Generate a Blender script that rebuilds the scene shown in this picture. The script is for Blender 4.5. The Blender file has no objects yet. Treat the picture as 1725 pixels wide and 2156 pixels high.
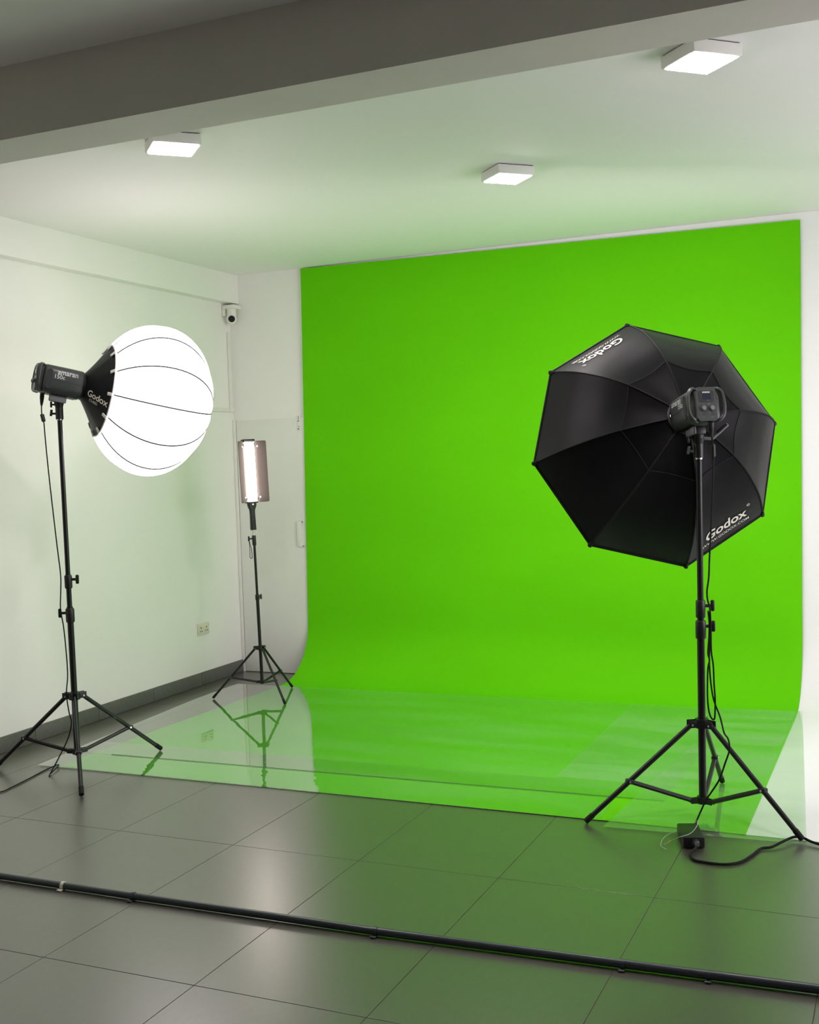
import bpy, bmesh, math, random
from mathutils import Vector, Matrix
random.seed(7)
scene = bpy.context.scene
V = Vector
PI = math.pi

# ------------------------------------------------------------------ camera
cam_data = bpy.data.cameras.new('camera')
cam = bpy.data.objects.new('camera', cam_data)
scene.collection.objects.link(cam)
cr, cu, cd = V((.91482, .40250, -.03308)), V((.01205, .05468, .99843)), V((-.40368, .91379, -.04518))
cam.matrix_world = Matrix(((cr.x, cu.x, -cd.x, 0), (cr.y, cu.y, -cd.y, 0), (cr.z, cu.z, -cd.z, 1.63), (0, 0, 0, 1)))
cam_data.sensor_fit = 'VERTICAL'
cam_data.sensor_height = 24
cam_data.lens = 24 * 2388.48 / 2156
cam_data.clip_start = .05
scene.camera = cam

# ------------------------------------------------------------------ world, exposure
world = bpy.data.worlds.new('world')
scene.world = world
world.use_nodes = True
world.node_tree.nodes['Background'].inputs[0].default_value = (.97, .91, 1, 1)
world.node_tree.nodes['Background'].inputs[1].default_value = 3.5     # daylight for the unseen window added in the right wall
portal_data = bpy.data.lights.new('added_window_portal', 'AREA')
portal_data.shape = 'RECTANGLE'; portal_data.size = 2.3; portal_data.size_y = 1.5
portal_data.cycles.is_portal = True
portal = bpy.data.objects.new('added_window_portal', portal_data)
portal.location = (1.80, 4.95, 1.75); portal.rotation_euler = (0, math.radians(90), 0)
portal_data.size, portal_data.size_y = 1.5, 2.3
scene.collection.objects.link(portal)
scene.view_settings.view_transform = 'Standard'
scene.view_settings.look = 'None'
scene.view_settings.exposure = 0.88
scene.view_settings.gamma = 1.0
scene.view_settings.use_curve_mapping = False
scene.cycles.max_bounces = 10
scene.cycles.diffuse_bounces = 7
scene.cycles.glossy_bounces = 5
scene.cycles.transparent_max_bounces = 16
scene.cycles.use_denoising = True
scene.cycles.sample_clamp_indirect = 8
scene.cycles.caustics_reflective = True

LANTERN_POWER = 2.0      # emitted radiance of the lamps of the room
OCTA_POWER = 3.5
WAND_POWER = 15.0
CEILING_POWER = 86.0

# ------------------------------------------------------------------ materials
def mat(name, col, rough=.5, metal=0, spec=.5, emit=None, strength=0, bump=None, vary=None, sheen=0, coat=0, ior=None):
    m = bpy.data.materials.new(name)
    m.use_nodes = True
    nt = m.node_tree
    b = nt.nodes['Principled BSDF']
    b.inputs['Base Color'].default_value = (*col, 1)
    b.inputs['Roughness'].default_value = rough
    b.inputs['Metallic'].default_value = metal
    b.inputs['Specular IOR Level'].default_value = spec
    if ior: b.inputs['IOR'].default_value = ior
    if sheen:
        b.inputs['Sheen Weight'].default_value = sheen
    if coat:
        b.inputs['Coat Weight'].default_value = coat
        b.inputs['Coat Roughness'].default_value = rough
    if emit:
        b.inputs['Emission Color'].default_value = (*emit, 1)
        b.inputs['Emission Strength'].default_value = strength
    tc = nt.nodes.new('ShaderNodeTexCoord')
    if vary:                                   # (scale, amount, stretch)
        sc, amt, st = vary
        mp = nt.nodes.new('ShaderNodeMapping'); mp.inputs['Scale'].default_value = st
        nz = nt.nodes.new('ShaderNodeTexNoise'); nz.inputs['Scale'].default_value = sc; nz.inputs['Detail'].default_value = 6
        nt.links.new(tc.outputs['Object'], mp.inputs[0]); nt.links.new(mp.outputs[0], nz.inputs['Vector'])
        mr = nt.nodes.new('ShaderNodeMapRange')
        mr.inputs['From Min'].default_value = .3; mr.inputs['From Max'].default_value = .7
        mr.inputs['To Min'].default_value = 1 - amt; mr.inputs['To Max'].default_value = 1 + amt
        nt.links.new(nz.outputs['Fac'], mr.inputs['Value'])
        hs = nt.nodes.new('ShaderNodeHueSaturation'); hs.inputs['Color'].default_value = (*col, 1)
        nt.links.new(mr.outputs[0], hs.inputs['Value']); nt.links.new(hs.outputs[0], b.inputs['Base Color'])
    if bump:                                   # (scale, strength, distance)
        nz = nt.nodes.new('ShaderNodeTexNoise'); nz.inputs['Scale'].default_value = bump[0]; nz.inputs['Detail'].default_value = 4
        bp = nt.nodes.new('ShaderNodeBump'); bp.inputs['Strength'].default_value = bump[1]; bp.inputs['Distance'].default_value = bump[2]
        nt.links.new(tc.outputs['Object'], nz.inputs['Vector'])
        nt.links.new(nz.outputs['Fac'], bp.inputs['Height']); nt.links.new(bp.outputs[0], b.inputs['Normal'])
    return m

def film_mat(name, ior, tint, wave, rough=.02, haze=0):
    m = bpy.data.materials.new(name); m.use_nodes = True
    nt = m.node_tree; nt.nodes.clear()
    out = nt.nodes.new('ShaderNodeOutputMaterial'); mix = nt.nodes.new('ShaderNodeMixShader')
    tr = nt.nodes.new('ShaderNodeBsdfTransparent'); tr.inputs[0].default_value = (*tint, 1)
    gl = nt.nodes.new('ShaderNodeBsdfGlossy'); gl.inputs['Roughness'].default_value = rough
    gl.inputs['Color'].default_value = (1, 1, 1, 1)
    fr = nt.nodes.new('ShaderNodeFresnel'); fr.inputs['IOR'].default_value = ior
    ge = nt.nodes.new('ShaderNodeNewGeometry')
    inv = nt.nodes.new('ShaderNodeMath'); inv.operation = 'SUBTRACT'; inv.inputs[0].default_value = 1
    mul = nt.nodes.new('ShaderNodeMath'); mul.operation = 'MULTIPLY'
    tc = nt.nodes.new('ShaderNodeTexCoord')
    nz = nt.nodes.new('ShaderNodeTexNoise'); nz.inputs['Scale'].default_value = wave[0]; nz.inputs['Detail'].default_value = 2
    bp = nt.nodes.new('ShaderNodeBump'); bp.inputs['Strength'].default_value = 1; bp.inputs['Distance'].default_value = wave[1]
    nt.links.new(tc.outputs['Object'], nz.inputs['Vector']); nt.links.new(nz.outputs['Fac'], bp.inputs['Height'])
    nt.links.new(bp.outputs[0], gl.inputs['Normal'])
    nt.links.new(ge.outputs['Backfacing'], inv.inputs[1])
    a2 = nt.nodes.new('ShaderNodeMath'); a2.operation = 'MULTIPLY'; a2.inputs[1].default_value = 2      # both faces of the film: 2R / (1 + R)
    a1 = nt.nodes.new('ShaderNodeMath'); a1.operation = 'ADD'; a1.inputs[1].default_value = 1
    dv = nt.nodes.new('ShaderNodeMath'); dv.operation = 'DIVIDE'
    nt.links.new(fr.outputs[0], a2.inputs[0]); nt.links.new(fr.outputs[0], a1.inputs[0])
    nt.links.new(a2.outputs[0], dv.inputs[0]); nt.links.new(a1.outputs[0], dv.inputs[1])
    df = nt.nodes.new('ShaderNodeBsdfDiffuse'); df.inputs[0].default_value = (.8, .82, .8, 1)
    sm = nt.nodes.new('ShaderNodeMath'); sm.operation = 'MULTIPLY'      # scuffs in the film
    hz = nt.nodes.new('ShaderNodeMixShader'); hz.inputs[0].default_value = haze
    hm = nt.nodes.new('ShaderNodeMath'); hm.operation = 'MULTIPLY'; hm.inputs[1].default_value = haze
    mp = nt.nodes.new('ShaderNodeMapping'); mp.inputs['Scale'].default_value = (.35, 1.6, 1)
    sn = nt.nodes.new('ShaderNodeTexNoise'); sn.inputs['Scale'].default_value = 3.0; sn.inputs['Detail'].default_value = 8
    sr = nt.nodes.new('ShaderNodeMapRange'); sr.inputs['From Min'].default_value = .4; sr.inputs['From Max'].default_value = .75
    sr.inputs['To Min'].default_value = .55; sr.inputs['To Max'].default_value = 1.9
    nt.links.new(tc.outputs['Object'], mp.inputs[0]); nt.links.new(mp.outputs[0], sn.inputs['Vector'])
    nt.links.new(sn.outputs['Fac'], sr.inputs['Value']); nt.links.new(sr.outputs[0], sm.inputs[0])
    nt.links.new(inv.outputs[0], sm.inputs[1]); nt.links.new(sm.outputs[0], hm.inputs[0]); nt.links.new(hm.outputs[0], hz.inputs[0])
    nt.links.new(tr.outputs[0], hz.inputs[1]); nt.links.new(df.outputs[0], hz.inputs[2])
    nt.links.new(dv.outputs[0], mul.inputs[0]); nt.links.new(inv.outputs[0], mul.inputs[1])
    nt.links.new(mul.outputs[0], mix.inputs[0]); nt.links.new(hz.outputs[0], mix.inputs[1]); nt.links.new(gl.outputs[0], mix.inputs[2])
    nt.links.new(mix.outputs[0], out.inputs[0])
    return m

M = dict(
    wall=mat('white_wall_paint', (.86, .85, .82), .6, bump=(40, .05, .002), vary=(3, .012, (1, 1, 1))),
    ceil=mat('white_ceiling_paint', (.88, .87, .85), .7, bump=(30, .05, .002)),
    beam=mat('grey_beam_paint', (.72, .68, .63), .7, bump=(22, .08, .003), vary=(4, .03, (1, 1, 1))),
    dim=mat('unseen_wall_bounce_cut', (.25, .24, .23), .7),  # unseen front wall, made dark to cut bounce light on the beam
    door=mat('white_door_paint', (.80, .80, .76), .45, vary=(6, .015, (1, 1, 1))),
    tile=mat('grey_floor_tile', (.074, .070, .055), .29, ior=1.8, coat=.6, vary=(55, .10, (1, .45, 1))),
    grout=mat('brown_grout', (.12, .09, .06), .8),
    skirt=mat('dark_grey_skirting_tile', (.12, .12, .11), .45, vary=(60, .12, (1, 1, 1))),
    green=mat('green_paper', (.120, .57, .002), .85, spec=.10, vary=(2.2, .035, (.35, 1, 1)), bump=(5, .06, .004)),
    white=mat('white_paper', (.86, .86, .86), .6, bump=(5, .04, .004)),
    black=mat('black_powder_coated_metal', (.009, .009, .009), .32, spec=.4),
    plast=mat('black_plastic', (.010, .010, .010), .42),
    rubber=mat('black_rubber', (.008, .008, .008), .6, spec=.2),
    body=mat('dark_green_grey_housing', (.036, .043, .040), .38, bump=(400, .05, .0005)),
    body2=mat('grey_plastic_clamp', (.16, .165, .17), .4),
    dark=mat('recess_black', (.008, .009, .009), .5),
    fabric=mat('black_nylon', (.006, .0063, .0072), .42, spec=.13, bump=(14, .25, .006)),
    fabric2=mat('black_nylon_inner_band', (.004, .004, .0045), .5, spec=.10, bump=(18, .25, .006)),
    silver=mat('silver_lining', (.7, .7, .7), .35, metal=.8),
    chrome=mat('chrome', (.75, .75, .75), .2, metal=1),
    cream=mat('cream_print', (.78, .76, .66), .5),
    print=mat('grey_white_print', (.62, .65, .62), .5),
    dimprint=mat('dim_grey_print', (.12, .13, .12), .5),
    screen=mat('display_glass', (.006, .007, .012), .15, emit=(.05, .07, .16), strength=.08),
    greyrib=mat('grey_rib_wire', (.06, .06, .06), .6, spec=.1),
    hoop=mat('pale_grey_hoop', (.75, .74, .72), .5),
    lantern=mat('glowing_white_silk', (.8, .8, .8), .8, emit=(1, .875, .93), strength=LANTERN_POWER),
    diffuser=mat('glowing_diffuser', (.8, .8, .8), .8, emit=(1, .875, .94), strength=OCTA_POWER),
    led=mat('glowing_led_cover', (.8, .8, .8), .6, emit=(1, .86, .80), strength=WAND_POWER),
    flap=mat('dark_grey_door_flap', (.095, .080, .075), .85, spec=.08),
    ledside=mat('cream_diffuser_side', (.8, .75, .66), .5, emit=(1, .9, .78), strength=.25),
    ceillamp=mat('glowing_panel', (.9, .9, .9), .6, emit=(1, .875, .93), strength=CEILING_POWER),
    lampbody=mat('white_lamp_housing', (.78, .78, .74), .45),
    wplast=mat('white_plastic', (.80, .79, .74), .35),
    socket=mat('cream_socket_plastic', (.74, .71, .58), .35),
    lens=mat('black_lens_glass', (.01, .012, .015), .12, spec=.8),
    pole=mat('dark_blue_grey_pole', (.035, .048, .052), .33, spec=.6, vary=(9, .12, (.3, 1, 1))),
    wire=mat('thin_grey_wire', (.42, .44, .40), .4),
    gold=mat('gold_tip', (.7, .52, .2), .35, metal=.7),
    tape=mat('dark_seam', (.07, .075, .06), .6),
    clear=mat('frosted_bracket', (.78, .78, .74), .4),
    film_a=film_mat('clear_film_main', 1.95, (.95, .97, .94), (1.6, .003), .01, .06),
    film_b=film_mat('clear_film_front', 1.95, (.95, .97, .94), (5.0, .004), .01, .06),
    film_c=film_mat('clear_film_side', 1.32, (.96, .97, .96), (2.0, .0), .06, .09),
)

# ------------------------------------------------------------------ mesh helpers
class MB:
    def __init__(s): s.v = []; s.f = []
    def add(s, vs, fs):
        n = len(s.v); s.v += [V(p) for p in vs]; s.f += [tuple(i + n for i in f) for f in fs]; return s
    def box(s, c, size, R=None, bev=0):
        x, y, z = (size[0] / 2, size[1] / 2, size[2] / 2)
        if bev:
            b = min(bev, x * .9, y * .9, z * .9)
            bm = bmesh.new(); bmesh.ops.create_cube(bm, size=1)
            bmesh.ops.scale(bm, vec=size, verts=bm.verts)
            bmesh.ops.bevel(bm, geom=bm.edges[:], offset=b, segments=2, affect='EDGES', profile=.5)
            bm.verts.index_update()
            vs = [v.co.copy() for v in bm.verts]; fs = [[v.index for v in f.verts] for f in bm.faces]; bm.free()
        else:
            vs = [V((i, j, k)) for i in (-x, x) for j in (-y, y) for k in (-z, z)]
            fs = [(0, 1, 3, 2), (4, 6, 7, 5), (0, 4, 5, 1), (2, 3, 7, 6), (0, 2, 6, 4), (1, 5, 7, 3)]
        if R: vs = [R @ v for v in vs]
        return s.add([v + V(c) for v in vs], fs)
    def tube(s, pts, r, n=10, closed=False, flat=None):
        pts = [V(p) for p in pts]; m = len(pts)
        rs = r if isinstance(r, (list, tuple)) else [r] * m
        vs = []; nrm = None
        for i, p in enumerate(pts):
            a = pts[i - 1] if (i > 0 or closed) else p
            b = pts[(i + 1) % m] if (i < m - 1 or closed) else p
            t = (b - a).normalized()
            if nrm is None:
                nrm = t.cross(V((0, 0, 1)));
                if nrm.length < 1e-3: nrm = V((1, 0, 0))
            nrm = (nrm - t * nrm.dot(t)).normalized(); bn = t.cross(nrm)
            for k in range(n):
                q = 2 * PI * k / n
                vs.append(p + rs[i] * (nrm * math.cos(q) + bn * math.sin(q) * (flat or 1)))
        fs = []
        for i in range(m if closed else m - 1):
            j = (i + 1) % m
            for k in range(n):
                l = (k + 1) % n
                fs.append((i * n + k, j * n + k, j * n + l, i * n + l))
        if not closed:
            fs.append(tuple(range(n))); fs.append(tuple((m - 1) * n + k for k in reversed(range(n))))
        return s.add(vs, fs)
    def cyl(s, a, b, r, n=20, r2=None):
        return s.tube([a, b], [r, r if r2 is None else r2], n)
    def loft(s, rings, cap0=True, cap1=True):
        n = len(rings[0]); vs = [p for R in rings for p in R]; fs = []
        for i in range(len(rings) - 1):
            for k in range(n):
                l = (k + 1) % n
                fs.append((i * n + k, i * n + l, (i + 1) * n + l, (i + 1) * n + k))
        if cap0: fs.append(tuple(reversed(range(n))))
        if cap1: fs.append(tuple((len(rings) - 1) * n + k for k in range(n)))
        return s.add(vs, fs)
    def grid(s, rows):
        n = len(rows[0]); vs = [p for r in rows for p in r]; fs = []
        for i in range(len(rows) - 1):
            for k in range(n - 1):
                fs.append((i * n + k, i * n + k + 1, (i + 1) * n + k + 1, (i + 1) * n + k))
        return s.add(vs, fs)
    def xf(s, mtx): s.v = [mtx @ v for v in s.v]; return s
    def mesh(s, name, m, smooth=35):
        me = bpy.data.meshes.new(name); me.from_pydata([tuple(v) for v in s.v], [], s.f); me.update()
        bm = bmesh.new(); bm.from_mesh(me)
        bmesh.ops.recalc_face_normals(bm, faces=bm.faces)
        if smooth:
            for f in bm.faces: f.smooth = True
            for e in bm.edges:
                if len(e.link_faces) == 2 and e.calc_face_angle(0) > math.radians(smooth): e.smooth = False
        bm.to_mesh(me); bm.free()
        me.materials.append(M[m]); return me
    def build(s, name, m, parent=None, smooth=35):
        o = bpy.data.objects.new(name, s.mesh(name, m, smooth)); scene.collection.objects.link(o)
        if parent: 
            o.parent = parent
        return o

def local(parent, mb):
    """shift a mesh given in world coordinates into the frame of its thing"""
    loc = parent.location
    p = parent.parent
    while p: loc = loc + p.location; p = p.parent
    mb.v = [v - loc for v in mb.v]; return mb
def part(name, mb, m, parent, label=None, smooth=35):
    o = local(parent, mb).build(name, m, parent, smooth)
    if label: o['label'] = label
    return o
def thing(name, label, cat, loc, group=None):
    o = bpy.data.objects.new(name, None); scene.collection.objects.link(o); o.location = loc
    o.empty_display_size = .1
    o['label'] = label; o['category'] = cat
    if group: o['group'] = group
    return o
def tag(o, label, cat, group=None):
    o['label'] = label; o['category'] = cat
    if group: o['group'] = group
    return o
def struct(name, mb, m, label=None, smooth=35):
    o = mb.build(name, m, None, smooth); o['kind'] = 'structure'
    if label: o['label'] = label
    return o
def smooth_path(pts, k=6):
    pts = [V(p) for p in pts]; out = []
    for i in range(len(pts) - 1):
        p0, p1, p2, p3 = pts[max(i - 1, 0)], pts[i], pts[i + 1], pts[min(i + 2, len(pts) - 1)]
        for j in range(k):
            t = j / k
            out.append(.5 * ((2 * p1) + (p2 - p0) * t + (2 * p0 - 5 * p1 + 4 * p2 - p3) * t * t + (3 * p1 - p0 - 3 * p2 + p3) * t ** 3))
    return out + [pts[-1]]
def text_mb(body, size, fn, bold=0.0, space=1.0, thick=None):
    """flat lettering; fn maps (x, y) of the centred text to a point"""
    cu_ = bpy.data.curves.new('lettering', 'FONT'); cu_.body = body; cu_.size = size
    cu_.align_x = 'CENTER'; cu_.align_y = 'CENTER'; cu_.offset = bold; cu_.space_character = space; cu_.resolution_u = 4
    ob = bpy.data.objects.new('lettering', cu_); scene.collection.objects.link(ob)
    dg = bpy.context.evaluated_depsgraph_get(); dg.update()
    me = bpy.data.meshes.new_from_object(ob.evaluated_get(dg))
    mb = MB(); mb.add([V(fn(v.co.x, v.co.y)) for v in me.vertices], [tuple(p.vertices) for p in me.polygons])
    bpy.data.objects.remove(ob); bpy.data.curves.remove(cu_); bpy.data.meshes.remove(me)
    return mb
def rrect(w, h, r, n=6):
    out = []
    for cx, cy, a0 in ((w / 2 - r, h / 2 - r, 0), (-w / 2 + r, h / 2 - r, PI / 2), (-w / 2 + r, -h / 2 + r, PI), (w / 2 - r, -h / 2 + r, 1.5 * PI)):
        for k in range(n + 1):
            a = a0 + PI / 2 * k / n
            out.append((cx + r * math.cos(a), cy + r * math.sin(a)))
    return out
def frame_of(y, up=V((0, 0, 1))):
    y = V(y).normalized(); x = y.cross(up).normalized(); z = x.cross(y)
    return x, y, z
def mtx_of(x, y, z, o):
    return Matrix(((x.x, y.x, z.x, o.x), (x.y, y.y, z.y, o.y), (x.z, y.z, z.z, o.z), (0, 0, 0, 1)))

# ------------------------------------------------------------------ setting
XL, XR, YB, YF, ZC = -4.88, 1.75, 7.67, -2.4, 3.12
def slab(x0, x1, y0, y1, z0, z1): return MB().box(((x0 + x1) / 2, (y0 + y1) / 2, (z0 + z1) / 2), (x1 - x0, y1 - y0, z1 - z0))

fl = struct('floor', slab(XL, XR, YF, YB, -.10, -.0025), 'grout')
xs = [XL] + [-4.505 + .605 * k for k in range(11)] + [XR]
ys = [YF] + [2.915 + 1.172 * k for k in range(-4, 5)] + [YB]
tile_meshes = {}
for i in range(len(xs) - 1):
    for j in range(len(ys) - 1):
        w, d = xs[i + 1] - xs[i] - .0024, ys[j + 1] - ys[j] - .0024
        key = (round(w, 3), round(d, 3))
        if key not in tile_meshes:
            tile_meshes[key] = MB().box((0, 0, -.006), (w, d, .012), bev=.0008).mesh('tile', 'tile', 0)
        t = bpy.data.objects.new('tile', tile_meshes[key]); scene.collection.objects.link(t)
        t.parent = fl; t.location = ((xs[i] + xs[i + 1]) / 2, (ys[j] + ys[j + 1]) / 2, random.uniform(-.0003, 0))

struct('ceiling', slab(XL - .12, XR + .12, YF - .12, YB + .12, ZC, ZC + .12), 'ceil')
struct('wall_back', slab(XL - .12, XR + .12, YB, YB + .12, -.1, ZC), 'wall')
struct('wall_left', slab(XL - .12, XL, YF, YB, -.1, ZC), 'wall')
WY0, WY1, WZ0, WZ1 = 3.8, 6.1, 1.0, 2.5
wr = slab(XR, XR + .12, YF, WY0, -.1, ZC)
for a in (slab(XR, XR + .12, WY1, YB, -.1, ZC), slab(XR, XR + .12, WY0, WY1, -.1, WZ0), slab(XR, XR + .12, WY0, WY1, WZ1, ZC)): wr.add(a.v, a.f)
struct('wall_right', wr, 'wall')
win = bpy.data.objects.new('added_window_1', None); scene.collection.objects.link(win); win.location = (XR + .05, (WY0 + WY1) / 2, WZ0)  # unseen window, added to bring cool side light onto ceiling and beam
win['kind'] = 'structure'; win['label'] = 'white framed window added out of view in the right wall'
wf = MB()
for yy in (WY0 + .025, WY1 - .025, (WY0 + WY1) / 2): wf.box((XR + .05, yy, (WZ0 + WZ1) / 2), (.05, .05, WZ1 - WZ0))
for zz in (WZ0 + .025, WZ1 - .025): wf.box((XR + .05, (WY0 + WY1) / 2, zz), (.045, WY1 - WY0, .05))
part('added_window_frame', wf, 'wplast', win)
struct('wall_front', slab(XL - .12, XR + .12, YF - .12, YF, -.1, ZC), 'dim')
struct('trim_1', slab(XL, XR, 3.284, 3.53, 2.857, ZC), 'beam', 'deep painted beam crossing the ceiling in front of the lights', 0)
struct('trim_2', slab(XL, XL + .085, 3.53, YB, 2.90, ZC), 'wall', 'shallow white beam running along the top of the left wall', 0)

bb = bpy.data.objects.new('baseboard_left', None); scene.collection.objects.link(bb); bb.location = (XL, 5, 0)
bb['kind'] = 'structure'; bb['label'] = 'dark grey tiled baseboard along the left wall'
y = YB - .004
k = 0
while y > YF + .1:
    y0 = max(y - .592, YF)
    mb = MB().box((XL + .006, (y + y0) / 2, .0485), (.012, y - y0 - .003, .095), bev=.002)
    part('tile', mb, 'skirt', bb); y = y0; k += 1

# door in the back wall, beside the corner
dr = bpy.data.objects.new('door_1', None); scene.collection.objects.link(dr); dr.location = (-4.45, YB, 0)
dr['kind'] = 'structure'; dr['label'] = 'flush white door in the back wall beside the green backdrop'
part('door_leaf', MB().box((-4.405, YB - .008, .995), (.885, .016, 1.982), bev=.002), 'door', dr)
fr = MB()
fr.box((-4.8655, YB - .011, .998), (.026, .022, 1.996), bev=.002)
fr.box((-3.945, YB - .011, .998), (.026, .022, 1.996), bev=.002)
part('door_frame', fr, 'wplast', dr)
b1 = part('hinge', MB().box((-4.285, YB - .019, 1.945), (.035, .008, .112), bev=.002), 'clear', dr, 'small clear hinge at the top of the door')
for z in (1.992, 1.978, 1.962, 1.92, 1.902):
    part('screw', MB().cyl((-4.281 + random.uniform(-.012, .006), YB - .0225, z), (-4.281, YB - .0265, z), .0035, 8), 'dark', b1)
b2 = part('door_pull', MB().box((-4.315, YB - .024, 1.093), (.035, .016, .195), bev=.005)
          .box((-4.292, YB - .018, 1.185), (.05, .006, .03), bev=.002).box((-4.295, YB - .018, 1.0), (.05, .006, .03), bev=.002), 'clear', dr, 'pale clear pull plate on the door')
for z in (1.185, 1.0):
    part('screw', MB().cyl((-4.283, YB - .020, z), (-4.283, YB - .0245, z), .0045, 8), 'dark', b2)

# cable trunking in the back left corner
tk = thing('cable_trunking', 'slim white cable trunking bent at the corner below the security camera', 'trunking', (XL + .009, YB - .05, 2.06))
part('vertical_run', MB().box((XL + .009, YB - .043, 2.38), (.016, .026, .60), bev=.003), 'wplast', tk)
part('horizontal_run', MB().box((XL + .009, YB - .52, 2.072), (.016, .97, .028), bev=.003), 'wplast', tk)
part('elbow', MB().box((XL + .012, YB - .043, 2.073), (.021, .05, .034), bev=.004), 'wplast', tk)

# double socket
sk = thing('wall_socket', 'cream double power socket low on the left wall', 'socket', (XL, 7.123, .42))
part('face_plate', MB().box((XL + .006, 7.123, .421), (.011, .148, .088), bev=.004), 'socket', sk)
for yy in (7.087, 7.160):
    for dy, dz, h in ((0, .013, .011), (-.011, -.013, .008), (.011, -.013, .008)):
        part('socket_hole', MB().box((XL + .0115, yy + dy, .417 + dz), (.003, .007, h)), 'dark', sk)
    part('rocker_switch', MB().box((XL + .013, yy + (.028 if yy > 7.12 else -.024), .446), (.006, .011, .017), bev=.002), 'socket', sk)

# security camera under the left beam
sc_ = thing('security_camera', 'white dome-headed security camera under the beam in the corner', 'camera', (-4.80, YB - .07, 2.82))
part('mount_bracket', MB().box((-4.822, YB - .06, 2.868), (.112, .112, .032), bev=.008).box((-4.868, YB - .08, 2.835), (.022, .06, .07), bev=.006), 'wplast', sc_)
hd = part('head', MB().cyl((-4.813, YB - .075, 2.853), (-4.813, YB - .075, 2.80), .036, 24)
          .loft([[(-4.812 + .041 * math.cos(b) * math.cos(a), YB - .08 + .041 * math.cos(b) * math.sin(a), 2.775 + .045 * math.sin(b)) for a in [2 * PI * q / 24 for q in range(24)]]
                 for b in [-PI / 2 * .97 + PI * .97 * q / 12 for q in range(13)]]), 'wplast', sc_)
ld = V((.48, -.86, -.10)).normalized()
part('lens', MB().cyl(V((-4.805, YB - .085, 2.775)) + ld * .026, V((-4.805, YB - .085, 2.775)) + ld * (.042), .0255, 24), 'lens', hd, 'round black lens')

# ceiling lamps (turned 45 degrees to the room)
def ceiling_lamp(x, y, s, label):
    t = thing('ceiling_lamp', label, 'lamp', (x, y, ZC), 'square ceiling lamps')
    R = Matrix.Rotation(PI / 4, 3, 'Z')
    part('housing', MB().box((x, y, ZC - .027), (s, s, .046), R, .004), 'lampbody', t)
    part('gap_shade_plate', MB().box((x, y, ZC - .002), (s * .93, s * .93, .004), R), 'dark', t)  # black plate stands in for the shaded gap between housing and ceiling
    part('glowing_panel', MB().box((x, y, ZC - .0515), (s - .024, s - .024, .004), R, .0015), 'ceillamp', t)
ceiling_lamp(-3.024, 4.340, .218, 'square white ceiling lamp on the left, near the beam above the lantern')
ceiling_lamp(-1.884, 5.664, .208, 'square white ceiling lamp in the middle, farthest from the beam')
ceiling_lamp(-.690, 4.380, .212, 'square white ceiling lamp on the right, above the octagonal softbox')

# ------------------------------------------------------------------ paper backdrops
def sweep(xl, xr, zt, ywall, yfloor, yfront, zoff, ncurve=18, nx=24):
    """xl, xr: functions of arc position u (0 top .. 1 front edge)"""
    R = ywall - yfloor
    prof = [(ywall, zt - (zt - R) * k / 14) for k in range(14)]
    prof += [(ywall - R + R * math.cos(PI / 2 * k / ncurve), zoff + R - R * math.sin(PI / 2 * k / ncurve)) for k in range(ncurve + 1)]
    prof += [(yfloor - (yfloor - yfront) * k / 12, zoff) for k in range(1, 13)]
    return prof
def paper(prof, xl, xr, th, nx=16, drop=0):
    mb = MB(); top = []; bot = []
    n = len(prof)
    for i, (yy, zz) in enumerate(prof):
        a = prof[max(i - 1, 0)]; b = prof[min(i + 1, n - 1)]
        t = V((0, b[0] - a[0], b[1] - a[1])).normalized(); nn = V((0, t.z, -t.y))     # towards the room
        x0, x1 = xl(yy, zz), xr(yy, zz)
        for lst, off in ((top, th), (bot, 0)):
            lst.append([V((x0 + (x1 - x0) * k / nx, yy, zz * (1 - drop * k / nx * max(0, zz - .4) / 2.7))) - nn * off for k in range(nx + 1)])
    mb.grid(top); mb.grid([list(reversed(r)) for r in bot])
    m2 = nx + 1; N = n * m2
    fs = []
    for i in range(n - 1):
        fs.append((i * m2, (i + 1) * m2, N + (i + 1) * m2 + nx, N + i * m2 + nx))
        fs.append((i * m2 + nx, N + i * m2, N + (i + 1) * m2, (i + 1) * m2 + nx))
    for k in range(nx):
        fs.append((k, N + nx - k, N + nx - k - 1, k + 1))
        e = (n - 1) * m2
        fs.append((e + k, e + k + 1, N + e + nx - k - 1, N + e + nx - k))
    mb.f += fs
    return mb
def gl(yy, zz):                       # left edge of the green paper
    return -4.215 - .055 * (1 - min(zz, 3) / 3) - (max(0, 7.25 - yy) / 2.4) * .075
def gr(yy, zz):
    return -.612 - .035 * (1 - min(zz, 3) / 3) - max(0, 7.25 - yy) / 2.4 * .006
GP = sweep(None, None, 3.113, 7.640, 7.235, 4.885, .004)
g = paper(GP, gl, gr, .0012, drop=.0145).build('green_backdrop', 'green')
tag(g, 'bright green paper backdrop hung on the back wall and swept across the floor', 'backdrop')
WP = sweep(None, None, 3.119, 7.660, 7.235, 4.890, .0012)
w_ = paper(WP, lambda a, b: -4.05, lambda a, b: 1.5, .0012).build('white_backdrop', 'white')
tag(w_, 'white paper backdrop beside and behind the green one, swept onto the floor at right', 'backdrop')

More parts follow.
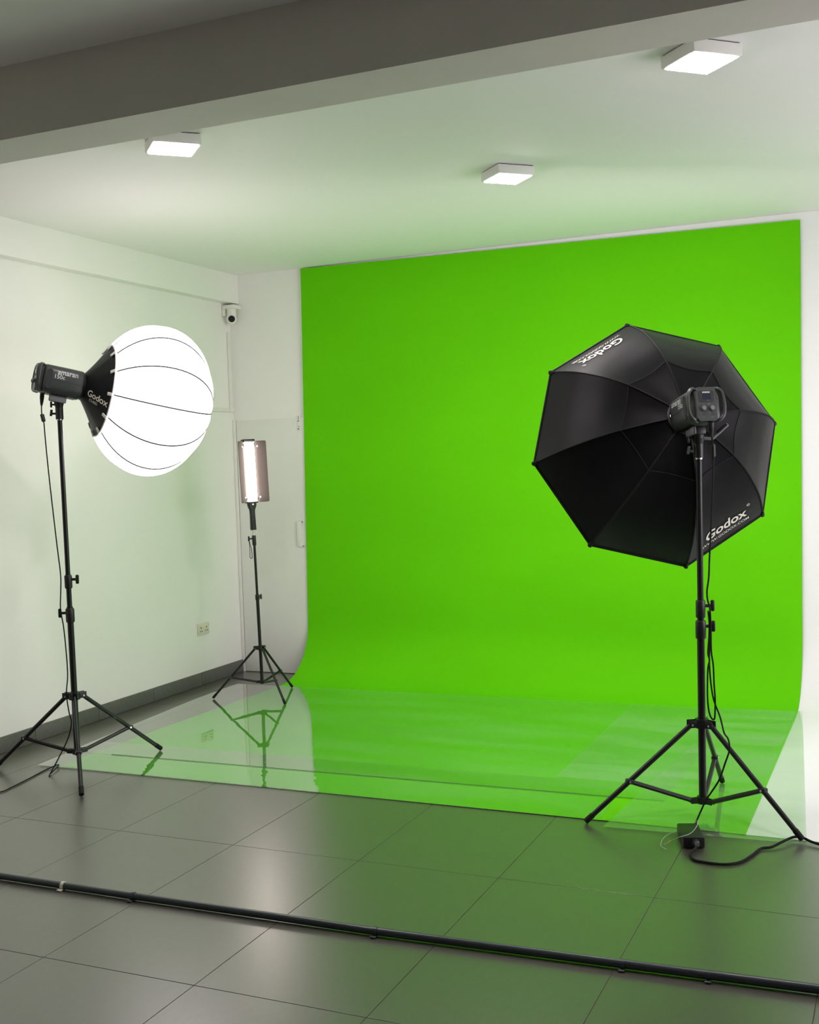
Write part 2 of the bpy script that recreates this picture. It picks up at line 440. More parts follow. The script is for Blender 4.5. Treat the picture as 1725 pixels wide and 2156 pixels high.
# ------------------------------------------------------------------ clear film sheets on the floor
def sheet(pts, z, m, label, nm='plastic_sheet'):
    n = 12
    a, b, c, d = [V((p[0], p[1], 0)) for p in pts]      # back-left, back-right, front-right, front-left
    def rows(zz, rev=False):
        R = []
        for i in range(n + 1):
            u = i / n; l = a.lerp(d, u); r = b.lerp(c, u)
            row = [l.lerp(r, k / n) + V((0, 0, zz)) for k in range(n + 1)]
            R.append(row)
        return R
    mb = MB().grid(rows(z + .0007)); N = len(mb.v)
    mb.grid([list(reversed(r)) for r in rows(z)])
    q = n + 1; fs = []
    for i in range(n):
        fs.append((i * q, (i + 1) * q, N + (i + 1) * q + n, N + i * q + n)); fs.append((i * q + n, N + i * q, N + (i + 1) * q, (i + 1) * q + n))
        fs.append((i, N + n - i, N + n - i - 1, i + 1)); e = n * q
        fs.append((e + i, e + i + 1, N + e + n - i - 1, N + e + n - i))
    mb.f += fs
    return tag(mb.build(nm, m, None, 0), label, 'plastic sheet', 'clear plastic sheets on the studio floor')
sA = sheet([(-4.66, 7.163), (-1.04, 7.255), (-1.062, 5.234), (-4.50, 5.165)], .0062, 'film_a', 'large glossy clear plastic sheet mirroring the small tripod on the floor')
part('seam', MB().box((-2.631, 5.2035, .0085), (3.138, .0035, .0012), Matrix.Rotation(math.atan2(.061, 3.138), 3, 'Z')), 'tape', sA, 'thin dark front edge of the sheet')
sheet([(-4.51, 5.42), (-1.30, 5.46), (-1.28, 4.876), (-4.465, 4.862)], .0052, 'film_b', 'narrow clear plastic sheet along the front edge of the green paper')
sheet([(-1.66, 7.22), (-.66, 7.27), (-.665, 5.46), (-1.658, 5.478)], .0074, 'film_c', 'pale clear plastic sheet lying behind the right light stand')
sheet([(-1.036, 7.254), (-.62, 7.292), (-.403, 4.823), (-1.241, 4.783)], .0086, 'film_c', 'clear plastic sheet under the right light stand, over green and white paper')

# ------------------------------------------------------------------ light stands
def knob(parent, p, d, s=1.0, name='knob'):
    d = V(d).normalized(); p = V(p); x, yv, z = frame_of(d)
    mb = MB().cyl(p, p + d * .022 * s, .006 * s, 10)
    c = p + d * .028 * s
    mb.box((0, 0, 0), (.034 * s, .012 * s, .016 * s), None, .004 * s) if False else None
    Rm = Matrix(((x.x, yv.x, z.x), (x.y, yv.y, z.y), (x.z, yv.z, z.z)))
    mb.box(c, (.014 * s, .014 * s, .040 * s), Rm, .005 * s)
    return part(name, mb, 'plast', parent)
def stand(label, base, top, feet, zhub, zsp, tubes, collars, s, toploc=None):
    """base, top: axis points (x, y) at the floor and head; tubes: (z0, z1, radius); collars: (z0, z1, r, knob dir)"""
    t = thing('light_stand', label, 'light stand', (base[0], base[1], 0), 'black tripod light stands')
    zt = tubes[-1][1]
    def ax(z): return V((base[0] + (top[0] - base[0]) * z / zt, base[1] + (top[1] - base[1]) * z / zt, z))
    for k, (z0, z1, r) in enumerate(tubes):
        part('pole', MB().cyl(ax(z0), ax(z1), r, 20), 'black', t)
    for z0, z1, r, kd in collars:
        c = part('collar', MB().loft([[ax(z) + V((rr * math.cos(a), rr * math.sin(a), 0)) for a in [2 * PI * q / 20 for q in range(20)]]
                                      for z, rr in ((z0, r * .86), (z0 + .006, r), (z1 - .006, r), (z1, r * .86))]), 'plast', t)
        if kd: knob(c, ax((z0 + z1) / 2 + .35 * (z1 - z0) / 2) + V(kd).normalized() * r * .8, kd, s * 1.25)
    hub = MB().cyl(ax(zhub - .028 * s), ax(zhub + .012 * s), .030 * s, 18)
    sp = MB().cyl(ax(zsp - .014 * s), ax(zsp + .016 * s), .026 * s, 18)
    legs = []
    for fx, fy, fz in feet:
        f = V((fx, fy, 0)); d = V((fx - base[0], fy - base[1], 0)).normalized(); sd = V((-d.y, d.x, 0))
        h = ax(zhub) + d * .048 * s + V((0, 0, -.012 * s))
        Rm = Matrix(((d.x, sd.x, 0), (d.y, sd.y, 0), (0, 0, 1)))
        for off in (-.013, .013):
            hub.box(ax(zhub - .008 * s) + d * .040 * s + sd * off * s, (.050 * s, .005 * s, .034 * s), Rm, .002)
            sp.box(ax(zsp) + d * .036 * s + sd * off * .7 * s, (.042 * s, .004 * s, .024 * s), Rm, .0015)
        foot = V((fx, fy, .0101 * s + fz)); ld_ = (foot - h).normalized()
        lg = part('leg', MB().cyl(h, foot - ld_ * .035 * s, .0115 * s, 14), 'black', t)
        part('rubber_foot', MB().cyl(foot - ld_ * .045 * s, foot, .0130 * s, 14), 'rubber', lg)
        j = h.lerp(foot, .585); p0 = ax(zsp) + d * .045 * s
        br = part('brace', MB().tube([p0, j - ld_ * 0], [.0108 * s, .0108 * s], 8, flat=1.0), 'black', t)
        for sg in (-1, 1):
            part('rivet', MB().cyl(j + sd * sg * .008 * s, j + sd * sg * .0165 * s, .0055 * s, 10), 'chrome', br, 'shiny rivet')
            part('rivet', MB().cyl(h + sd * sg * .015 * s, h + sd * sg * .0172 * s, .0048 * s, 10), 'chrome', lg, 'shiny rivet')
        part('leg_bracket', MB().box(j, (.034 * s, .030 * s, .022 * s), Rm, .006 * s), 'plast', lg)
    part('leg_hub', hub, 'plast', t); part('brace_hub', sp, 'plast', t)
    return t, ax
# right stand (octagonal softbox)
RS, rax = stand('black tripod light stand in the right foreground, holding the octagonal softbox', (-.862, 5.082), (-.846, 5.08),
      [(-1.33, 4.822, 0), (-.421, 4.845, .0095), (-.854, 5.60, .0095)], .430, .075,
      [(.06, .86, .0168), (.84, .965, .0145), (.95, 1.60, .0136)],
      [(.800, .882, .0235, (1, .25, 0)), (.893, .972, .0215, (1, .35, 0))], 1.0)
# left stand (lantern)
LS, lax = stand('black tripod light stand in the left foreground, holding the round glowing lantern', (-4.172, 4.855), (-4.183, 4.85),
      [(-4.655, 4.745, 0), (-3.974, 5.335, .007), (-3.824, 4.465, 0)], .421, .108,
      [(.09, .90, .0168), (.88, 1.08, .0138), (1.05, 1.92, .0128)],
      [(.815, .892, .0235, (-1, -.5, 0)), (1.0, 1.072, .0205, (1, .3, 0))], 1.0)
# small stand (led wand)
MS, max_ = stand('thin black tripod light stand at the back, holding the tube light', (-4.176, 6.800), (-4.196, 6.795),
      [(-4.489, 6.645, .007), (-3.894, 6.618, .007), (-4.135, 7.140, .007)], .361, .115,
      [(.10, .72, .0115), (.71, 1.13, .0088)],
      [(.690, .730, .0150, (1, -.3, 0)), (1.075, 1.145, .0140, (-1, -.45, 0))], .72)
part('wrist_strap', MB().tube(smooth_path([(-4.222, 6.770, 1.11), (-4.217, 6.768, 1.05), (-4.218, 6.768, 1.00), (-4.207, 6.768, .985), (-4.199, 6.768, 1.00), (-4.206, 6.768, 1.06), (-4.221, 6.770, 1.11)]), .0022, 6), 'rubber', MS)

# ------------------------------------------------------------------ studio lamp heads
def lamp_head(label, root, H, axis, pole_top, sideways, lever):
    t = thing('studio_light', label, 'studio light', root, 'studio light heads')
    x, yv, z = frame_of(axis); MX = mtx_of(x, yv, z, V(H))
    def P(mb): return mb.xf(MX)
    rings = []
    for yy, k in ((-.104, .90), (-.100, .97), (-.092, 1), (.05, 1), (.094, .985), (.100, .95)):
        rings.append([V((a * k, yy, b * k)) for a, b in rrect(.148, .154, .040)])
    bd = part('housing', P(MB().loft(rings)), 'body', t)
    part('mount_ring', P(MB().cyl((0, .098, 0), (0, .112, 0), .066, 32)), 'plast', t)
    # seam line round the body, bottom vents
    part('seam_line', P(MB().box((.0742, -.0, -.004), (.0012, .19, .0012)).box((-.0742, 0, -.004), (.0012, .19, .0012))), 'dark', bd)
    vm = MB()
    for i in range(22):
        for j in range(5):
            for sgn in (-1, 1):
                a = -1.05 - .14 * j
                cx, cz = sgn * (.034 + .040 * math.cos(a)), -.037 + .040 * math.sin(a)
                vm.box((cx, -.07 + .0072 * i, cz), (.0034, .0034, .0034))
    v_ = part('vent_holes', P(vm), 'dark', bd); v_['kind'] = 'stuff'
    for sg in (-1, 1):                                    # grip recess: dark pill with a raised lip
        pts = [(.0, a, b) for a, b in rrect(.021, .098, .0104)]
        X0 = sg * .0745
        lip = part('grip_lip', P(MB().tube([V((X0, -.078 + a * 1.18, .000 + b * 1.05)) for _, a, b in pts], .0016, 6, closed=True)), 'body', bd)
        part('grip_recess', P(MB().loft([[V((X0 - sg * .002, -.078 + a, b)) for _, a, b in pts], [V((X0 + sg * .0004, -.078 + a, b)) for _, a, b in pts]])), 'dark', bd)
        # lettering reads outwards on both sides
        fn = lambda u, w, sg=sg: MX @ V((sg * .0752, (.014 + sg * u), .042 + w))
        part('lettering', text_mb('amaran', .037, fn, .0006), 'print', bd, 'pale printed word on the side')
        fn = lambda u, w, sg=sg: MX @ V((sg * .0752, -.028 + sg * u, .0165 + w))
        part('lettering', text_mb('150c', .030, fn, .0004), 'print', bd)
    # rear control panel and handles
    pn = part('control_panel', P(MB().loft([[V((a * k, yy, b)) for a, b in rrect(.088, .148, .012)] for yy, k in ((-.095, 1), (-.134, 1), (-.139, .97))])), 'body', t)
    part('display', P(MB().loft([[V((a, yy, .033 + b)) for a, b in rrect(.068, .050, .007)] for yy in (-.1385, -.1402)])), 'dark', pn, 'black glossy display window')
    part('screen', P(MB().box((.001, -.1405, .032), (.036, .001, .026))), 'screen', pn, 'faintly lit bluish screen')
    back = lambda ox, oz: (lambda u, w: MX @ V((ox + u, -.1411, oz + w)))
    part('lettering', text_mb('amaran', .0115, back(0, .0515), .0002), 'cream', pn)
    part('lettering', text_mb('150c', .009, back(.006, .0145)), 'dimprint', pn)
    for sx in (-.019, .019):
        kb = part('dial', P(MB().cyl((sx, -.137, -.020), (sx, -.152, -.020), .0100, 22).cyl((sx, -.152, -.020), (sx, -.1535, -.020), .0075, 22)), 'body2', pn, 'round dial')
    part('mark', P(MB().box((-.019, -.1388, -.039), (.016, .0008, .0022)).box((.010, -.1388, -.039), (.005, .0008, .004)).box((.029, -.1388, -.039), (.005, .0008, .004))
                   .box((-.022, -.1388, -.058), (.012, .0008, .0018)).box((.018, -.1388, -.058), (.016, .0008, .0018)).box((.010, -.1388, -.002), (.016, .0008, .0018)).box((.010, -.1388, .004), (.004, .0008, .004))), 'dimprint', pn)
    for sg in (-1, 1):
        pts = smooth_path([(sg * .040, -.110, .070), (sg * .060, -.128, .068), (sg * .076, -.131, .048), (sg * .081, -.132, .010), (sg * .081, -.132, -.015), (sg * .075, -.131, -.046), (sg * .058, -.128, -.066), (sg * .040, -.110, -.070)], 5)
        part('handle', P(MB().tube(pts, .0085, 10)), 'body', t)
    # yoke: clamp plate under the body, neck and socket on the stand
    pt = V(pole_top)
    bx = MX @ V((0, -.005, -.078))
    neck = MB().cyl(pt, pt + V((0, 0, .062)), .0205, 20).cyl(pt + V((0, 0, .060)), pt + V((0, 0, .085)), .019, 20, .026)
    top = pt + V((0, 0, .10))
    neck.tube([pt + V((0, 0, .07)), top.lerp(bx, .45), bx + V((0, 0, .004))], [.022, .030, .034], 16)
    part('neck', neck, 'plast', t)
    part('steel_ring', MB().cyl(pt + V((0, 0, -.006)), pt + V((0, 0, .002)), .0165, 20), 'chrome', t, 'thin shiny ring where the head meets the pole')
    mid = MX @ V((sideways * .030, -.012, -.095))
    Rm = MX.to_3x3()
    part('clamp_plate', MB().box(mid, (.014, .092, .034), Rm, .005), 'body2', t, 'grey clamp plate under the housing')
    part('tilt_block', MB().box(MX @ V((0, -.008, -.094)), (.052, .080, .034), Rm, .006), 'plast', t)
    if lever:
        pts = smooth_path([top + V((.0, 0, -.01)), top + cr * .055 + V((0, 0, -.015)), top + cr * .078 + V((0, 0, .000)), top + cr * .130 + V((0, 0, .047))], 5)
        part('tilt_lever', MB().tube(pts, .0075, 10), 'body2', t, 'grey tilt lever')
        part('lever_grip', MB().tube([top + cr * .085 + V((0, -.006, .012)), top + cr * .126 + V((0, -.006, .048))], .0068, 8), 'rubber', t)
        knob(t, top - cr * .022 + V((0, -.01, -.016)), -cr + V((0, 0, -.2)), .8, 'tilt_knob')
    else:
        knob(t, top - cr * .012 + V((0, -.01, -.022)), -cr + V((0, -.4, 0)), .8, 'tilt_knob')
    kk = pt + V((0, 0, .030)) - cr * .018
    part('lock_knob', MB().cyl(kk, kk - cr * .020, .006, 10).box(kk - cr * .026 + V((0, 0, .004)), (.012, .012, .036), Matrix.Rotation(.2, 3, 'Y'), .004), 'body2' if lever else 'plast', t)
    return t, MX

ax_l = V((.610, .765, -.2064)).normalized()
H_l = V((-4.1654, 4.8592, 2.1124))
lamp_head('dark grey studio light head behind the round lantern at left', (-4.183, 4.85, 1.915), H_l, ax_l, (-4.183, 4.85, 1.915), 1, False)
ax_r = V((-.5291, .8288, -.182)).normalized()
mouth = V((-.918, 5.1756, 1.7865))
H_r = mouth - ax_r * .104
lamp_head('dark grey studio light head seen from behind, on the octagonal softbox', (-.846, 5.08, 1.60), H_r, ax_r, (-.846, 5.08, 1.60), -1, True)

# ------------------------------------------------------------------ lantern modifier
def lantern():
    t = thing('lantern_softbox', 'round glowing white lantern diffuser with a black fabric collar, at left', 'lantern', H_l + ax_l * .49)
    x, yv, z = frame_of(ax_l); O = H_l + ax_l * .49; MX = mtx_of(x, yv, z, O)
    R, B, yr = .425, .332, -.265
    NG, K = 12, 10
    ph0 = math.radians(90 - 38.7 + 0)                     # first rib, measured from the right-hand side upwards
    b0 = math.asin(yr / B)
    def pt(phi, b, s=1.0):
        return MX @ V((R * s * math.cos(b) * math.cos(phi), B * s * math.sin(b), R * s * math.cos(b) * math.sin(phi)))
    bs = [b0 + (PI / 2 - b0) * q / 26 for q in range(27)]
    for gi in range(NG):
        rows = []
        for b in bs:
            row = []
            for q in range(K + 1):
                f = q / K
                bulge = 1 - .036 * (1 - abs(math.sin(PI * f)) ** .8) * min(1, math.cos(b) * 1.4)
                bb_ = min(b, PI / 2 - .012)
                row.append(pt(ph0 + 2 * PI * (gi + f) / NG, bb_, bulge))
            rows.append(row)
        part('panel', MB().grid(rows), 'lantern', t, smooth=60)
        rib = [pt(ph0 + 2 * PI * gi / NG, min(b, PI / 2 - .012), 1.005 - .036 * min(1, math.cos(b) * 1.4)) for b in bs]
        part('rib', MB().tube(rib, .0040, 6), 'greyrib', t, 'thin grey rib wire')
    rr = R * math.cos(b0)
    part('rim_hoop', MB().tube([MX @ V((rr * .985 * math.cos(a), yr - .003, rr * .985 * math.sin(a))) for a in [2 * PI * q / 72 for q in range(72)]], .0042, 8, closed=True), 'hoop', t, 'pale grey rim hoop')
    # collar: black cone sagging between its ribs
    r0, y0 = .070, -.49 + .108
    def cone(phi, u):
        f = (phi - ph0) * NG / (2 * PI) % 1
        rad = r0 + (rr * .985 - r0) * (u ** 1.12)
        sag = 1 - .055 * math.sin(PI * f) * math.sin(PI * u)
        return V((rad * sag * math.cos(phi), y0 + (yr - y0) * u - .004 * math.sin(PI * f) * math.sin(PI * u), rad * sag * math.sin(phi)))
    rows = [[MX @ cone(ph0 + 2 * PI * q / 120, u / 14) for q in range(121)] for u in range(15)]
    part('collar', MB().grid(rows), 'fabric', t, 'black fabric collar', 25)
    part('speed_ring', MB().tube([MX @ V((r0 * math.cos(a), y0, r0 * math.sin(a))) for a in [2 * PI * q / 40 for q in range(40)]], .005, 8, closed=True), 'plast', t)
    for gi in range(NG):
        a = ph0 + 2 * PI * gi / NG
        cdir = (cone(a, 1) - cone(a, .9)).normalized(); tdir = V((-math.sin(a), 0, math.cos(a))); nd = cdir.cross(tdir)
        Rm = MX.to_3x3() @ Matrix(((cdir.x, tdir.x, nd.x), (cdir.y, tdir.y, nd.y), (cdir.z, tdir.z, nd.z)))
        part('tab', MB().box(MX @ (cone(a, .93) + V((math.cos(a), 0, math.sin(a))) * .004 - V((0, .005, 0))), (.036, .018, .008), Rm, .003), 'hoop', t, 'pale grey rib pocket')
    # lettering along the middle of the panel that faces the camera, below the centre
    am = ph0 + 2 * PI * 8.5 / NG
    best = None
    for gi in range(NG):                                  # the panel whose outside faces the camera and lies just below the axis
        a = ph0 + 2 * PI * (gi + .5) / NG
        nv = MX.to_3x3() @ V((math.cos(a), -.7, math.sin(a)))
        sc = -abs(math.degrees(math.atan2(math.sin(a), math.cos(a))) + 25)
        if best is None or sc > best[0]: best = (sc, a)
    am = best[1]
    Lc = (V((rr, yr, 0)) - V((r0, y0, 0))).length
    def fn(u0, off, lift):
        def f(u, w):
            uu = u0 + u / Lc; ra = r0 + (rr - r0) * uu
            c = cone(am + (w + off) / ra, uu)
            return MX @ (c + V((math.cos(am), -1.3, math.sin(am))).normalized() * lift)
        return f
    part('lettering', text_mb('Godox', .056, fn(.56, .004, .004), .0008), 'cream', t, 'cream printed word on the collar')
    part('lettering', text_mb('CS-85D', .022, fn(.45, -.032, .004)), 'cream', t)
    return t
lantern()

# ------------------------------------------------------------------ octagonal softbox
def octabox():
    C = V((-1.1244, 5.536, 1.6751)); n = V((-.4801, .8381, -.2590)).normalized()
    e1, e2 = V((.8721, .4880, -.0372)), V((-.0952, .2438, .9651))
    t = thing('octagonal_softbox', 'large black octagonal softbox seen from behind against the green backdrop', 'softbox', C)
    R = .615; q0 = 1.741
    prof = [(-.432, .078), (-.425, .12), (-.405, .195), (-.372, .288), (-.315, .375), (-.25, .445), (-.18, .508), (-.10, .562), (-.035, .599), (0, .615)]
    arc = [0]
    for k in range(1, len(prof)): arc.append(arc[-1] + math.dist(prof[k], prof[k - 1]))
    LT = arc[-1]
    def rib(i, s):                                        # s 0..1 along the profile, by length
        s = max(0, min(.99999, s)) * LT; k = 0
        while s > arc[k + 1]: k += 1
        f = (s - arc[k]) / (arc[k + 1] - arc[k])
        p0, p1, p2, p3 = prof[max(k - 1, 0)], prof[k], prof[k + 1], prof[min(k + 2, len(prof) - 1)]
        def cat(a, b, c, d): return .5 * (2 * b + (c - a) * f + (2 * a - 5 * b + 4 * c - d) * f * f + (3 * b - a - 3 * c + d) * f ** 3)
        dd, r = cat(p0[0], p1[0], p2[0], p3[0]), cat(p0[1], p1[1], p2[1], p3[1])
        a = q0 - i * PI / 4
        return C + n * dd + (e1 * math.cos(a) + e2 * math.sin(a)) * r
    hub = C - n * .16
    def surf(i, f, s, lift=0):
        a, b = rib(i, s), rib(i + 1, s)
        p = a.lerp(b, f)
        out = (p - (C - n * .10)).normalized()
        sag = .016 * math.sin(PI * f) * math.sin(PI * min(1, s * 1.02)) ** .6
        # soft wrinkles near the rim corners
        return p - out * (sag - lift)
    SB = arc[3] / LT                            # seam between the two bands
    for i in range(8):
        rows = [[surf(i, q / 12, SB + (1 - SB) * u / 18) for q in range(13)] for u in range(19)]
        part('outer_panel', MB().grid(rows), 'fabric', t, smooth=60)
        rows = [[surf(i, q / 12, SB * u / 8) for q in range(13)] for u in range(9)]
        part('inner_panel', MB().grid(rows), 'fabric2', t, smooth=60)
        part('rib', MB().tube([rib(i, u / 30) + (rib(i, u / 30) - hub).normalized() * .001 for u in range(31)], .0042, 6), 'rubber', t)
        a, b = rib(i, 1), rib(i + 1, 1)
        part('rim_piping', MB().tube([a, b], .0060, 8), 'rubber', t)
        part('seam', MB().tube([surf(i, q / 12, SB, .001) for q in range(13)], .0026, 6), 'rubber', t)
        d = (rib(i, 1) - rib(i, .97)).normalized()
        part('corner_pocket', MB().tube([rib(i, .955), rib(i, 1) + d * .006], [.007, .012], 8), 'fabric', t)
    ring = [rib(i, 1) * .985 + C * .015 - n * .012 for i in range(8)]
    part('diffuser', MB().add(ring + [C - n * .008], [(i, (i + 1) % 8, 8) for i in range(8)]), 'diffuser', t, 'glowing white front diffuser', 0)
    part('speed_ring', MB().tube([C - n * .434 + (e1 * math.cos(a) + e2 * math.sin(a)) * .078 for a in [2 * PI * q / 40 for q in range(40)]], .008, 8, closed=True), 'plast', t)
    def fn(i, s0, w0, flip, L):
        def f(u, w):
            if flip: u, w = -u, -w
            u += w0[0]; w += w0[1]
            chord = (rib(i + 1, s0) - rib(i, s0)).length
            ss = s0 - w / L
            return surf(i, .5 - u / chord, ss, .0035)
        return f
    L = LT
    # seen from behind the letters on the lower right panel run along its rim, bottoms outwards
    part('lettering', text_mb('Godox', .086, fn(3, 1 - .125 / LT, (0, 0), False, L), .0018), 'cream', t, 'white printed word on the lower right panel')
    part('lettering', text_mb('WWW.GODOX.COM', .028, fn(3, 1 - .125 / LT, (.0, -.054), False, L), .0001, 1.0), 'cream', t)
    part('lettering', text_mb('®', .026, fn(3, 1 - .125 / LT, (.142, .045), False, L)), 'cream', t)
    part('lettering', text_mb('Godox', .086, fn(7, 1 - .125 / LT, (0, 0), False, L), .0018), 'cream', t, 'white printed word on the upper left panel, upside down')
    part('lettering', text_mb('WWW.GODOX.COM', .028, fn(7, 1 - .125 / LT, (0, -.054), False, L), .0001), 'cream', t)
    part('lettering', text_mb('®', .026, fn(7, 1 - .125 / LT, (.142, .045), False, L)), 'cream', t)
    return t
octabox()

# ------------------------------------------------------------------ tube light with barn doors
def wand():
    base = V((-4.1965, 6.795, 1.137))
    t = thing('tube_light', 'glowing tube light with two black barn doors and a grip, on the thin back stand', 'tube light', base)
    up = V((-.030, .0, 1)).normalized()
    fwd = V((.862, -.504, 0)); fwd = (fwd - up * fwd.dot(up)).normalized(); sx = fwd.cross(up) * -1     # fwd points out of the light
    MX = mtx_of(sx, fwd, up, base)
    def P(mb): return mb.xf(MX)
    part('stud', P(MB().cyl((0, 0, .004), (0, 0, .050), .007, 12)), 'chrome', t, 'short bright stud under the grip')
    gp = part('grip', P(MB().loft([[V((a, b, zz)) for a, b in rrect(w, d, .008)] for zz, w, d in ((.046, .036, .030), (.050, .038, .032), (.155, .034, .030), (.185, .036, .030), (.212, .058, .034), (.232, .062, .036), (.240, .062, .036))])), 'plast', t)
    for k in range(4):
        part('button', P(MB().box((.002, .0165, .062 + .026 * k), (.017, .004, .016), None, .002)), 'dark', gp)
    part('indicator', P(MB().cyl((0, .018, .225), (0, .0205, .225), .0055, 12)), 'ledside', gp, 'pale round dot')
    rings = []
    for zz in (.238, .665):
        rings.append([V((a, b - .006, zz)) for a, b in rrect(.078, .044, .012)])
    part('bar_body', P(MB().loft(rings)), 'plast', t)
    z0, z1 = .246, .658
    part('led_cover', P(MB().loft([[V((a, b, zz)) for a, b in ((-.036, .013), (.036, .013), (.036, .020), (.029, .026), (-.029, .026), (-.036, .020))] for zz in (z0, z1)])), 'led', t, 'glowing white light strip')
    part('side_strip', P(MB().box((-.0395, -.001, (z0 + z1) / 2), (.004, .030, z1 - z0)).box((.0395, -.001, (z0 + z1) / 2), (.004, .030, z1 - z0))), 'ledside', t, 'cream side of the light strip')
    for sg, ang in ((1, 52), (-1, 52)):
        a = math.radians(ang)
        d = V((sg * math.sin(a), math.cos(a), 0)); nn = V((-sg * math.cos(a), math.sin(a), 0))
        h0 = V((sg * .045, .010, 0))
        L = .078
        pts = rrect(L, .428, .012)
        face = [[h0 + d * (p[0] + L / 2 + .004) + V((0, 0, .452 + p[1])) + nn * o for p in pts] for o in (0, .003)]
        dv = part('barn_door', P(MB().loft(face)), 'flap', t, 'black barn door')
        for zz in (.262, .640):
            part('hinge', P(MB().box(V((sg * .043, .006, zz)), (.022, .018, .022), None, .003)), 'plast', dv)
            part('magnet', P(MB().cyl(h0 + d * .020 + V((0, 0, zz - (.012 if zz > .4 else -.012))) + nn * .003, h0 + d * .020 + V((0, 0, zz - (.012 if zz > .4 else -.012))) + nn * .005, .006, 10)), 'ledside', dv, 'small pale magnet')
    part('end_cap', P(MB().box((0, 0, .672), (.086, .050, .014), None, .004)), 'plast', t)
    part('end_cap', P(MB().box((0, -.002, .240), (.086, .046, .012), None, .004)), 'plast', t)
wand()

# ------------------------------------------------------------------ cables, adapter, floor pole
def cable(name, label, cat, pts, r, k=6, m='rubber', group=None):
    t = thing(name, label, cat, V(pts[0]), group)
    part('cord', MB().tube(smooth_path(pts, k), r, 7), m, t)
    return t
lc = cable('power_cable', 'thin black power cable hanging from the left light and trailing across the floor', 'cable',
   [(-4.258, 4.80, 2.000), (-4.26, 4.80, 1.945), (-4.249, 4.80, 1.904), (-4.243, 4.80, 1.796), (-4.231, 4.80, 1.618), (-4.214, 4.80, 1.413), (-4.198, 4.80, 1.234), (-4.194, 4.812, 1.08), (-4.198, 4.812, .99),
    (-4.208, 4.815, .893), (-4.200, 4.822, .80), (-4.190, 4.820, .70), (-4.186, 4.822, .54), (-4.192, 4.812, .432), (-4.170, 4.80, .334), (-4.157, 4.80, .277), (-4.186, 4.80, .189), (-4.241, 4.78, .080), (-4.262, 4.74, .012), (-4.243, 4.707, .0045),
    (-4.262, 4.735, .006), (-4.300, 4.83, .012), (-4.336, 4.884, .012), (-4.354, 4.82, .0045), (-4.315, 4.629, .0045), (-4.284, 4.456, .0045), (-4.282, 4.386, .0045), (-4.35, 4.20, .0045)], .0034, 5)
part('plug', MB().tube([(-4.250, 4.80, 2.055), (-4.253, 4.80, 2.035), (-4.257, 4.80, 2.005), (-4.259, 4.80, 1.990)], [.0115, .012, .0085, .005], 12), 'plast', lc)
part('ferrite_bead', MB().tube([(-4.258, 4.80, 1.946), (-4.258, 4.80, 1.942), (-4.249, 4.80, 1.907), (-4.248, 4.80, 1.903)], [.006, .011, .011, .006], 12), 'plast', lc)
rc = cable('power_cable', 'thin black power cable hanging from the right light down its stand to the adapter', 'cable',
   [(-.777, 5.00, 1.70), (-.776, 5.02, 1.658), (-.777, 5.03, 1.601), (-.778, 5.03, 1.525), (-.788, 5.03, 1.36), (-.796, 5.03, 1.236), (-.802, 5.03, 1.153), (-.806, 5.03, 1.08), (-.815, 5.03, 1.017), (-.812, 5.028, .976),
    (-.804, 5.028, .945), (-.802, 5.03, .861), (-.802, 5.03, .757), (-.795, 5.03, .694), (-.793, 5.03, .611), (-.790, 5.03, .548), (-.792, 5.03, .475), (-.798, 5.035, .452), (-.812, 5.04, .462), (-.821, 5.04, .50), (-.824, 5.04, .565), (-.820, 5.04, .671), (-.812, 5.04, .713), (-.818, 5.04, .744), (-.811, 5.035, .818), (-.808, 5.03, .881), (-.812, 5.03, .93),
    (-.806, 5.05, .86), (-.816, 5.06, .70), (-.806, 5.07, .55), (-.775, 5.06, .46), (-.750, 5.00, .405),
    (-.728, 4.95, .395), (-.719, 4.93, .376), (-.718, 4.92, .347), (-.736, 4.92, .294), (-.762, 4.92, .22), (-.795, 4.92, .165), (-.820, 4.92, .126), (-.842, 4.92, .077), (-.855, 4.90, .045), (-.858, 4.875, .034), (-.858, 4.84, .030)], .0038, 5)
part('plug', MB().tube([(-.775, 4.975, 1.752), (-.776, 4.98, 1.735), (-.777, 4.99, 1.705), (-.777, 4.999, 1.690)], [.0125, .013, .0105, .006], 12), 'plast', rc)
part('ferrite_bead', MB().tube([(-.776, 5.02, 1.660), (-.776, 5.021, 1.655), (-.777, 5.03, 1.606), (-.777, 5.03, 1.601)], [.006, .0115, .0115, .006], 12), 'plast', rc)

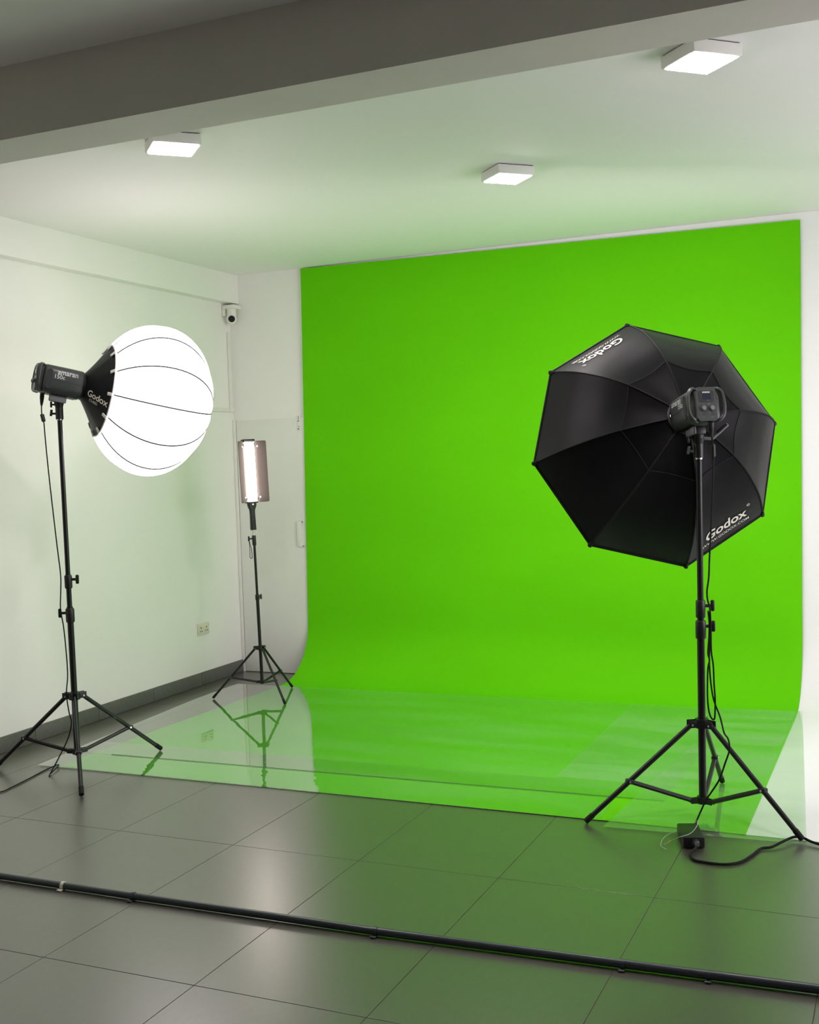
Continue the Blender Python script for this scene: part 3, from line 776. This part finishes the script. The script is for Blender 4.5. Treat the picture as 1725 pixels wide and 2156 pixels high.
ad = thing('power_adapter', 'small black power adapter box lying on the floor by the right stand', 'power adapter', (-.852, 4.74, 0))
rot = math.atan2(.026, .078); Rm = Matrix.Rotation(rot, 3, 'Z')
part('case', MB().box((-.856, 4.738, .0255), (.088, .185, .046), Rm, .006), 'plast', ad)
ap = V((-.856, 4.738, .026)) + Rm @ V((.006, -.0925, 0))
part('plug', MB().tube([ap, ap + Rm @ V((0, -.018, 0)), ap + Rm @ V((0, -.022, 0)), ap + Rm @ V((0, -.045, -.004))], [.017, .016, .010, .006], 14), 'plast', ad)
tail = ap + Rm @ V((0, -.040, -.004))
pc = cable('mains_cord', 'thick black mains cord curving over the floor from the adapter to the right edge', 'cable',
   [tail, (-.826, 4.560, .010), (-.807, 4.513, .0062), (-.767, 4.493, .0062), (-.685, 4.493, .0062), (-.628, 4.54, .0062), (-.594, 4.636, .0062), (-.571, 4.719, .0066), (-.533, 4.744, .009), (-.493, 4.806, .0165), (-.458, 4.870, .0175), (-.421, 4.872, .0175), (-.37, 4.838, .012), (-.25, 4.80, .0062), (.05, 4.80, .0062), (.5, 4.82, .0062)], .0056, 8)
wt = cable('tie_wire', 'thin grey tie wire looped over the black adapter box', 'wire',
   [(-.862, 4.860, .038), (-.842, 4.832, .060), (-.836, 4.78, .0565), (-.842, 4.713, .0515), (-.855, 4.665, .0515), (-.882, 4.632, .050), (-.905, 4.642, .034), (-.925, 4.640, .022), (-.945, 4.628, .014)], .0014, 6, 'wire')
part('loop', MB().tube(smooth_path([(-.93, 4.594, .006), (-.956, 4.616, .010), (-.962, 4.675, .016), (-.950, 4.732, .020), (-.925, 4.766, .022), (-.902, 4.79, .020)], 6), .0014, 6), 'wire', wt)
part('tip', MB().tube([(-.918, 4.642, .026), (-.934, 4.635, .018)], .0032, 8), 'gold', wt, 'small gold tip')

pl = thing('floor_pole', 'long dark grey metal pole lying across the tiled floor in the foreground', 'pole', (-1.6, 3.46, 0))
px = [(-4.35, 3.43), (-2.714, 3.432), (-1.701, 3.445), (-.849, 3.478), (-.584, 3.490), (.65, 3.545)]
rad = [.0128, .0132, .0137, .0143, .0148]
for k in range(5):
    a = V((px[k][0], px[k][1], rad[k] + .002)); b = V((px[k + 1][0], px[k + 1][1], rad[k] + .002))
    part('tube_section', MB().cyl(a, b, rad[k], 18), 'pole', pl)
for q, (cx, cy) in enumerate(((-3.049, 3.430), (-2.714, 3.431), (-1.701, 3.444), (-.849, 3.477), (-.584, 3.489))):
    cl = MB().cyl((cx - .006, cy, .0158), (cx + .006, cy, .0158), .0156, 18).box((cx, cy - .021, .004), (.020, .016, .006), None, .002)
    part('clip', cl, 'pole' if q else 'socket', pl)
